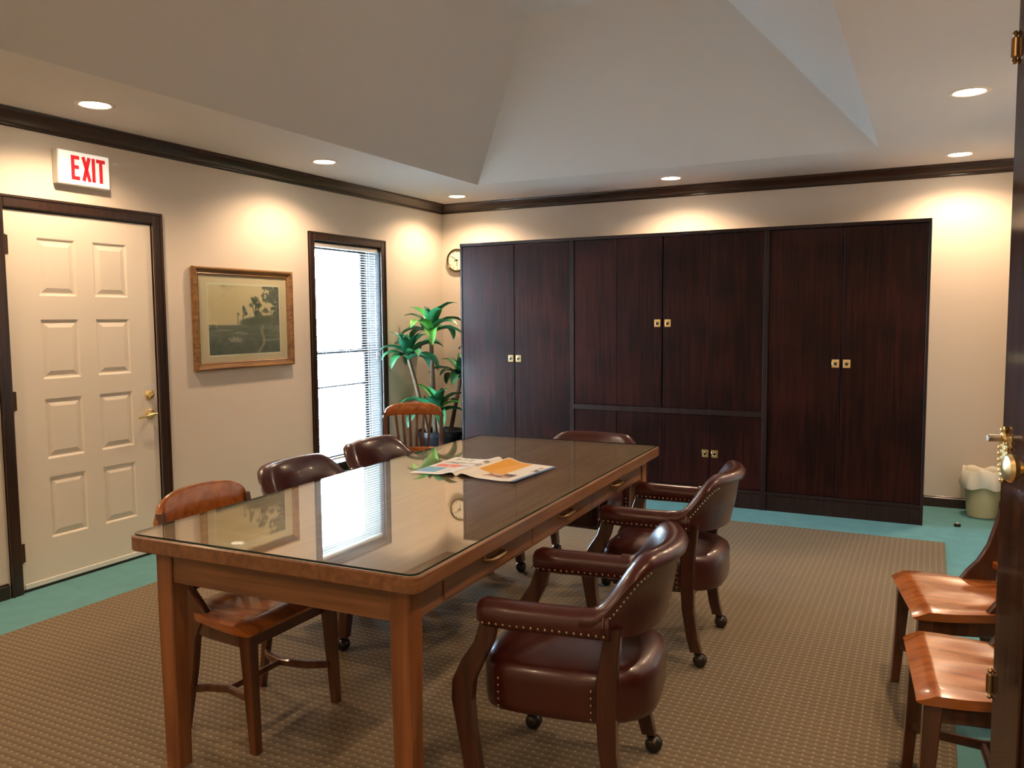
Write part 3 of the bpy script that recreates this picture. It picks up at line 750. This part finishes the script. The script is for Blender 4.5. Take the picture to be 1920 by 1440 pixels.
# ------------------------------------------------------------------ leather captain's chairs on casters
def captain(back_top=.800):
    r = empty('captain_chair')
    # seat cushion: superelliptic rings
    def ring(z, ins, n=36):
        P = []
        for k in range(n):
            a = 2*PI*k/n; ca, sa = math.cos(a), math.sin(a)
            e = 2/5. if ca > 0 else 2/2.7
            x = abs(ca)**e*(1 if ca > 0 else -1); y = abs(sa)**(2/4.)*(1 if sa > 0 else -1)
            hx = (.262 if ca > 0 else .255)-ins; P.append((-.01+x*hx, y*(.240-ins)*(1 if x > 0 else 1-.12*x*x), z))
        return P
    m = MB(); m.loft([ring(z, i) for z, i in ((.302, .014), (.307, .004), (.33, 0), (.40, 0), (.425, 0), (.443, .008), (.458, .030), (.468, .065), (.475, .11), (.478, .16), (.480, .21))])
    m.build('seat', M['leather'], r, 60)
    # seat rail under the cushion
    m = MB(); m.box(-.170, .190, -.190, .190, .285, .312, .004); m.build('seat_rail', M['capw'], r)
    # padded arms
    for s in (-1, 1):
        m = MB(); secs = []
        for x, g in ((.222, .45), (.214, .80), (.195, 1.), (.12, 1.), (.02, .98), (-.06, .98), (-.12, 1.0), (-.165, 1.0)):
            y = s*(.262 + .004*math.sin((x+.1)*8)); w, hh = .040*g, .040*g
            secs.append([(x, y+w*math.copysign(abs(math.cos(a))**.75, math.cos(a)), .612-.004*(x < .15)+hh*math.copysign(abs(math.sin(a))**.75, math.sin(a))) for a in [2*PI*k/16 for k in range(16)]])
        m.loft(secs); m.build('arm_pad', M['leather'], r, 60)
        m = MB(); m.tube([(-.150, s*.262+.042*math.cos(a), .612+.043*math.sin(a)) for a in [2*PI*k/14 for k in range(15)]], .0045, 6); m.build('arm_welt', M['leather'], r, 60)
    # wraparound back
    m = MB(); secs = []; N = 37; rim = []
    for q in range(N):
        t = PI*(q/(N-1))
        px, py = -.085-.162*math.sin(t), .262*math.cos(t)
        nx, ny = -math.sin(t)/.262, math.cos(t)/.162
        l_ = math.hypot(nx, ny); nx, ny = nx/l_, ny/l_
        e = min(t, PI-t)
        rise = sst(math.radians(9), math.radians(58), e)
        zt_ = .652 + (back_top-.652)*rise; zb = .574 - .012*rise
        ln = .040*rise
        prof = [(-.026, zb), (-.036, zb+(zt_-zb)*.35), (-.033+ln*.5, zb+(zt_-zb)*.7), (-.026+ln, zt_-.020), (-.010+ln, zt_-.003), (.012+ln, zt_), (.036+ln, zt_-.006), (.048+ln, zt_-.022), (.044+ln, zt_-.040), (.033+ln*.75, zt_-.052), (.030+ln*.4, zb+(zt_-zb)*.35), (.026, zb), (0, zb-.006)]
        secs.append([(px+nx*a, py+ny*a, z) for a, z in prof]); rim.append((px+nx*(.036+ln*.78), py+ny*(.036+ln*.78), zt_-.054, e))
    m.loft(secs); m.build('backrest', M['leather'], r, 60)
    # nail heads
    m = MB()
    for s in (-1, 1):
        for k in range(18):
            x = .196-k*.0205
            m.ball((x, s*.3005, .590), .0048, 6, 4); m.ball((x, s*.2235, .590), .0048, 6, 4)
        for k in range(4): m.ball((.222, s*(.262)-.024+k*.016, .588), .0048, 6, 4)
        for x, yy in ((.172, .2425), (-.104, .2445)):
            for k in range(5): m.ball((x, s*yy, .325+k*.0205), .0048, 6, 4)
    pr = None
    for x, y, z, e in rim:
        if math.radians(8) < e < math.radians(60):
            if pr: m.ball(((x+pr[0])/2, (y+pr[1])/2, (z+pr[2])/2), .0048, 6, 4)
            m.ball((x, y, z), .0048, 6, 4); pr = (x, y, z)
        else: pr = None
    tag(m.build('nailhead_trim', M['nail'], r, 60), kind='stuff')
    for s in (-1, 1):
        m = MB(); y = s*.262
        m.leg([(.232, y, .062, .048, .040), (.244, y, .15, .050, .042), (.262, y, .26, .054, .044), (.272, y, .34, .062, .046), (.268, y, .40, .066, .046), (.240, y, .46, .066, .044), (.205, y, .52, .056, .042), (.188, y, .58, .050, .040)], .2)
        l1 = m.build('front_leg', M['capw'], r, 40)
        cst(.242, y, l1)
        m = MB(); y2 = s*.238
        m.leg([(-.185, y2, .062, .046, .038), (-.170, y2, .12, .047, .040), (-.152, y2, .24, .050, .042), (-.148, y2, .34, .056, .044), (-.150, s*.242, .44, .056, .044), (-.160, s*.248, .52, .050, .042), (-.170, s*.250, .60, .046, .038)], .2)
        l2 = m.build('rear_leg', M['capw'], r, 40)
        cst(-.185, y2, l2)
    return r
def cst(x, y, parent):
    m = MB(); m.lathe([(.009, .045), (.009, .062), (.016, .063), (.016, .068)], (x, y, 0), 12)
    m.tube([(x, y, .055), (x-.012, y, .050), (x-.016, y, .030)], .008, 8)
    cx = x-.016
    for s in (-1, 1): m.lathe([(.028, s*.002), (.0285, s*.010), (.024, s*.020), (.012, s*.026), (.004, s*.0265)], (cx, y, .0285), 20, 'y')
    m.lathe([(.022, -.003), (.022, .003)], (cx, y, .0285), 16, 'y')
    m.build('caster', M['caster'], parent, 40)
grp = 'oxblood leather captain chairs around the table'
capA = captain()
capE = None
def place(o, x, y, rot, label, cat, group, z=RZ):
    o.location = (x, y, z); o.rotation_euler = (0, 0, math.radians(rot)); return tag(o, label, cat, group)
place(capA, 3.335, -4.640, 187.8, 'oxblood leather captain chair nearest the viewer, at the drawer side of the table', 'chair', grp)
place(copy_tree(capA), 3.262, -3.420, 182.5, 'oxblood leather captain chair on the drawer side, second from the viewer', 'chair', grp)
capL = captain(.772)
place(captain(.755), 2.505, -2.60, -91.6, 'oxblood leather captain chair at the far end of the table, before the cabinets', 'chair', grp)
place(capL, 1.800, -3.90, 1, 'dark leather chair on the window side, next to the near wooden chair', 'chair', grp)
place(copy_tree(capL), 1.735, -3.20, 1, 'dark leather chair on the window side, in front of the slatted wooden chair', 'chair', grp)

# ------------------------------------------------------------------ varnished wooden side chairs
def sidechair(crest=.300, lean=0., fwd=0.):
    r = empty('wooden_chair')
    SZ = .445
    # saddle seat: grid top with scoops, waterfall front and cut corners
    nu, nv = 22, 20; m = MB(); top, bot = [], []
    for i in range(nu+1):
        u = i/nu; x = -.205+fwd+(.425-fwd)*u; rt, rb = [], []
        hw = .200+.044*sst(0, .8, u)
        hw -= .010*sst(.94, 1.0, u)
        for j in range(nv+1):
            v = -1+2*j/nv; y = hw*v
            z = SZ - .011*math.exp(-((u-.42)/.28)**2)*(math.exp(-((abs(v)-.48)/.30)**2)) - .014*sst(.885, .93, u) - .010*sst(.94, 1., u) - .006*sst(.85, 1., abs(v))
            rt.append(m.bm.verts.new((x, y, z))); rb.append(m.bm.verts.new((x-.004*(u > .95), y*.985, SZ-.036)))
        top.append(rt); bot.append(rb)
    for i in range(nu):
        for j in range(nv):
            m.face([top[i][j], top[i+1][j], top[i+1][j+1], top[i][j+1]]); m.face([bot[i][j], bot[i][j+1], bot[i+1][j+1], bot[i+1][j]])
    for i in range(nu):
        m.face([top[i][0], bot[i][0], bot[i+1][0], top[i+1][0]]); m.face([top[i][nv], top[i+1][nv], bot[i+1][nv], bot[i][nv]])
    for j in range(nv):
        m.face([top[0][j], top[0][j+1], bot[0][j+1], bot[0][j]]); m.face([top[nu][j], bot[nu][j], bot[nu][j+1], top[nu][j+1]])
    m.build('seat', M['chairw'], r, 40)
    m = MB(); m.box(.150, .172, -.19, .19, SZ-.098, SZ-.034, .003); m.build('apron', M['chairv'], r)
    for s in (-1, 1):
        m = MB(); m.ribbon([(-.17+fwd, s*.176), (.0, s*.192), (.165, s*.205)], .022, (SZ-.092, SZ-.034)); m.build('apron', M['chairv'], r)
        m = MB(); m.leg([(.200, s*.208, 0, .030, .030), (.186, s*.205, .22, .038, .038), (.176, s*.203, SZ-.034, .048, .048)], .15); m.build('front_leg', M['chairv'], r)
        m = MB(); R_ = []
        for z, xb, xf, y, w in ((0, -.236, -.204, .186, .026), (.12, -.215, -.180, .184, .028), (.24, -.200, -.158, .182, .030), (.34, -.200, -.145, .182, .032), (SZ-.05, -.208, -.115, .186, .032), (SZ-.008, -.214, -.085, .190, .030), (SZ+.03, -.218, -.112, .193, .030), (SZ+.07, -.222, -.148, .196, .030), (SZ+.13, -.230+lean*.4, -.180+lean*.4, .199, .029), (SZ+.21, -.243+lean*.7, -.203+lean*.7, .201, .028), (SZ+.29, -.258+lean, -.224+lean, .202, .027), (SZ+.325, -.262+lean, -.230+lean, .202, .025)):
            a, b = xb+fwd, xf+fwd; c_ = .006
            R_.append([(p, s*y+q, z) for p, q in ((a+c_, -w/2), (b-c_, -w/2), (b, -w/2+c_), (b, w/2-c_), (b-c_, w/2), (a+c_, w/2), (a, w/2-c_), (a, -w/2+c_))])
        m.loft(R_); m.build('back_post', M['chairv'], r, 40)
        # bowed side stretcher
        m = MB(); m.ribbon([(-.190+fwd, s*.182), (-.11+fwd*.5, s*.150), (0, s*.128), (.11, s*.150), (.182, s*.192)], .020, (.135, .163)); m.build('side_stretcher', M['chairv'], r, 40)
    m = MB(); m.ribbon([(0, -.124), (0, .124)], .022, (.138, .160)); m.build('cross_stretcher', M['chairv'], r)
    # crest rail, rounded top corners, bowed backwards
    pth, zs = [], []
    for k in range(21):
        t = -1+2*k/20; y = .217*t; x = -.248-.036*(1-t*t)+lean+fwd
        e = (1-abs(t)**4.5)**.5 if abs(t) < 1 else 0
        pth.append((x, y)); zs.append((SZ+crest-.012*abs(t)**6, SZ+.300+.080*e+.010*(1-t*t)))
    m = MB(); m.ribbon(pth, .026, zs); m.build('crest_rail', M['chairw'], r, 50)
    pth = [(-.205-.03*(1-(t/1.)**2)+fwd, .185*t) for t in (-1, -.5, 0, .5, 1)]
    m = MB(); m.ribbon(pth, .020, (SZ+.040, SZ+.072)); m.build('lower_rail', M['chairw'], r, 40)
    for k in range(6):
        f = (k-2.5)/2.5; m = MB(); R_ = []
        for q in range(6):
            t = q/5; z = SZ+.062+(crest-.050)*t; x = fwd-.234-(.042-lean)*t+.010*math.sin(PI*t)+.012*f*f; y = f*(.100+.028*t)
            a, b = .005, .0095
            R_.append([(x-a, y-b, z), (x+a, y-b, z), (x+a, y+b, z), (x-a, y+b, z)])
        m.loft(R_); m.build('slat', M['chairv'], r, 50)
    return r
grp2 = 'varnished wooden side chairs'
sc0 = sidechair()
scw = sidechair(.205, -.045, .07)
place(scw, 2.115, -4.765, 0, 'varnished wooden chair with red-brown crest rail tucked under the near left of the table', 'chair', grp2)
place(sc0, 1.085, -2.185, -58, 'slat-backed wooden chair standing in front of the green plant by the window', 'chair', grp2)
scr = sidechair(.300, .0, .075)
place(scr, 4.432, -3.612, 190.6, 'varnished wooden chair at the right wall, the one farther from the viewer', 'chair', grp2)
place(copy_tree(scr), 4.475, -4.300, 185.6, 'varnished wooden chair at the right edge, nearest the viewer beside the dark door', 'chair', grp2)

# ------------------------------------------------------------------ potted dracaena in the corner
plx, ply = .300, -.560
pt = tag(empty('potted_plant', (plx, ply, 0)), 'tall green broad-leaved plant in a black pot in the corner beside the window', 'plant')
m = MB(); m.lathe([(.150, 0), (.158, .01), (.200, .38), (.216, .385), (.218, .43), (.206, .435), (.196, .42), (.190, .37), (.0, .37)][:8], (0, 0, 0), 32, caps=(True, False)); m.build('pot', M['pot'], pt, 40)
m = MB(); m.lathe([(.189, .36), (.19, .372), (.1, .378), (.02, .38)], (0, 0, 0), 24); m.build('soil', M['soil'], pt, 60)
def leafmesh(L, W, droop, lift):
    V, F = [], []; n = 10; x = z = 0.; a = lift
    for i in range(n+1):
        t = i/n
        w = W*(math.sin(PI*min(1, t*.93+.07))**.7)*(1-.25*t) if i < n else .001
        cu = .22*w
        for sgn, k in ((-1, 1), (-.5, .35), (0, 0), (.5, .35), (1, 1)):
            V.append((x-math.sin(a)*cu*k, sgn*w/2, z+math.cos(a)*cu*k+.004*math.sin(t*19+sgn)*k))
        x += L/n*math.cos(a); z += L/n*math.sin(a); a -= droop/n*(.4+1.2*t)
    for i in range(n):
        for j in range(4):
            b0 = i*5+j; F.append((b0, b0+1, b0+6, b0+5))
    me = bpy.data.meshes.new('leaf'); me.from_pydata(V, [], F)
    me.polygons.foreach_set('use_smooth', [True]*len(me.polygons)); return me
LM = {}
for mk in ('leafA', 'leafB', 'leafC'):
    LM[mk] = []
    for L, W, dr, li_ in ((.38, .135, 1.5, .95), (.40, .145, 1.9, .75), (.34, .125, 1.1, 1.1), (.42, .150, 2.2, .45)):
        me = leafmesh(L, W, dr, li_); me.materials.append(M[mk]); LM[mk].append(me)
def leaf_ok(me, M4):
    for v in me.vertices:
        w = M4 @ v.co; X, Y = w.x+plx, w.y+ply
        if X < .03 or Y > -.03 or X > .594 or (X < .06 and Y < -.93): return False
    return True
def rosette(c, n, sizes, mats, a0=0., lo=0, tilt=0.):
    for k in range(n):
        mk = mats[k % len(mats)]; tier = k/n
        me = LM[mk][[3, 1, 0, 2][min(3, int(tier*4))]]
        for att in range(60):
            s_ = random.uniform(*sizes)*(1 if tier < .75 else .8)*(1-.010*att)
            e = Euler((random.uniform(-.12, .12), -.25*(tier > .6)+tilt-random.uniform(-.1, .15)-.012*att, a0+k*2.399+random.uniform(-.02, .02)*att))
            loc = Vector((c[0], c[1], c[2]+.05*tier-.02))
            if leaf_ok(me, Matrix.LocRotScale(loc, e, (s_, s_, s_))): break
        else: continue
        o = bpy.data.objects.new('leaf', me); COL.objects.link(o); o.parent = pt
        o.location = loc; o.scale = (s_, s_, s_); o.rotation_euler = e
def cane(pts, r0, r1):
    m = MB(); P = []; R = []; n = 24
    for i in range(n+1):
        t = i/n*(len(pts)-1); k = min(int(t), len(pts)-2); f = t-k
        P.append(Vector(pts[k])*(1-f)+Vector(pts[k+1])*f); R.append((r0+(r1-r0)*i/n)*(1+.10*(i % 2)))
    m.tube(P, R, 9); m.build('cane', M['cane'], pt, 70)
cane([(0, -.09, .36), (.012, -.13, .75), (-.006, -.12, 1.05), (.0, -.14, 1.34)], .022, .017)
rosette((.0, -.14, 1.33), 18, (.80, 1.0), ('leafA', 'leafA', 'leafB', 'leafA', 'leafC'), .5)
cane([(-.05, -.11, .36), (-.07, -.20, .66), (-.08, -.30, .93), (-.08, -.38, 1.10)], .019, .015)
rosette((-.08, -.38, 1.11), 20, (.75, .95), ('leafC', 'leafA', 'leafC'), 1.4)
cane([(.07, .04, .36), (.09, .10, .60), (.10, .17, .80), (.10, .20, .90)], .019, .015)
rosette((.10, .20, .90), 15, (.7, .9), ('leafA', 'leafC', 'leafA'), .2)
cane([(.05, -.08, .36), (.07, -.14, .52), (.08, -.18, .60)], .018, .015)
rosette((.08, -.18, .60), 17, (.85, 1.05), ('leafA', 'leafC', 'leafA', 'leafB'), 2.1)

# ------------------------------------------------------------------ waste bin and small things
wbx, wby = 4.650, -.205
bn = tag(empty('waste_bin', (wbx, wby, 0)), 'small putty coloured waste bin with white liner near the right corner', 'bin')
m = MB(); m.lathe([(.092, 0), (.098, .006), (.122, .30), (.128, .305), (.128, .315), (.118, .315), (.094, .012)], (0, 0, 0), 36, caps=(True, True)); m.build('bucket', M['bin'], bn, 40)
m = MB(); rings = []
for k, (r_, z) in enumerate([(.112, .20), (.116, .31), (.120, .335), (.130, .345), (.142, .325), (.146, .27), (.150, .222), (.148, .214)]):
    rings.append([((r_+(.006*math.sin(a*5+z*30)+.004*math.sin(a*11+1))*(k > 2))*math.cos(a), (r_+(.006*math.sin(a*5+z*30)+.004*math.sin(a*11+1))*(k > 2))*math.sin(a), z+(.010*math.sin(a*3)+.006*math.sin(a*7))*(k > 1)) for a in [2*PI*q/48 for q in range(48)]])
m.loft(rings, (False, False)); m.build('liner', M['bag'], bn, 60)
ds = tag(empty('rubber_cap', (4.486, -.606, 0)), 'tiny black rubber cap lying on the teal carpet near the bin', 'cap')
m = MB(); m.lathe([(.020, 0), (.022, .006), (.020, .018), (.010, .022)], (0, 0, 0), 16); m.build('cap', M['black'], ds, 40)
m = MB(); m.lathe([(.010, .022), (.008, .024)], (0, 0, 0), 12); m.build('highlight_dot', M['white'], ds)  # white disc painted in as the highlight on the cap
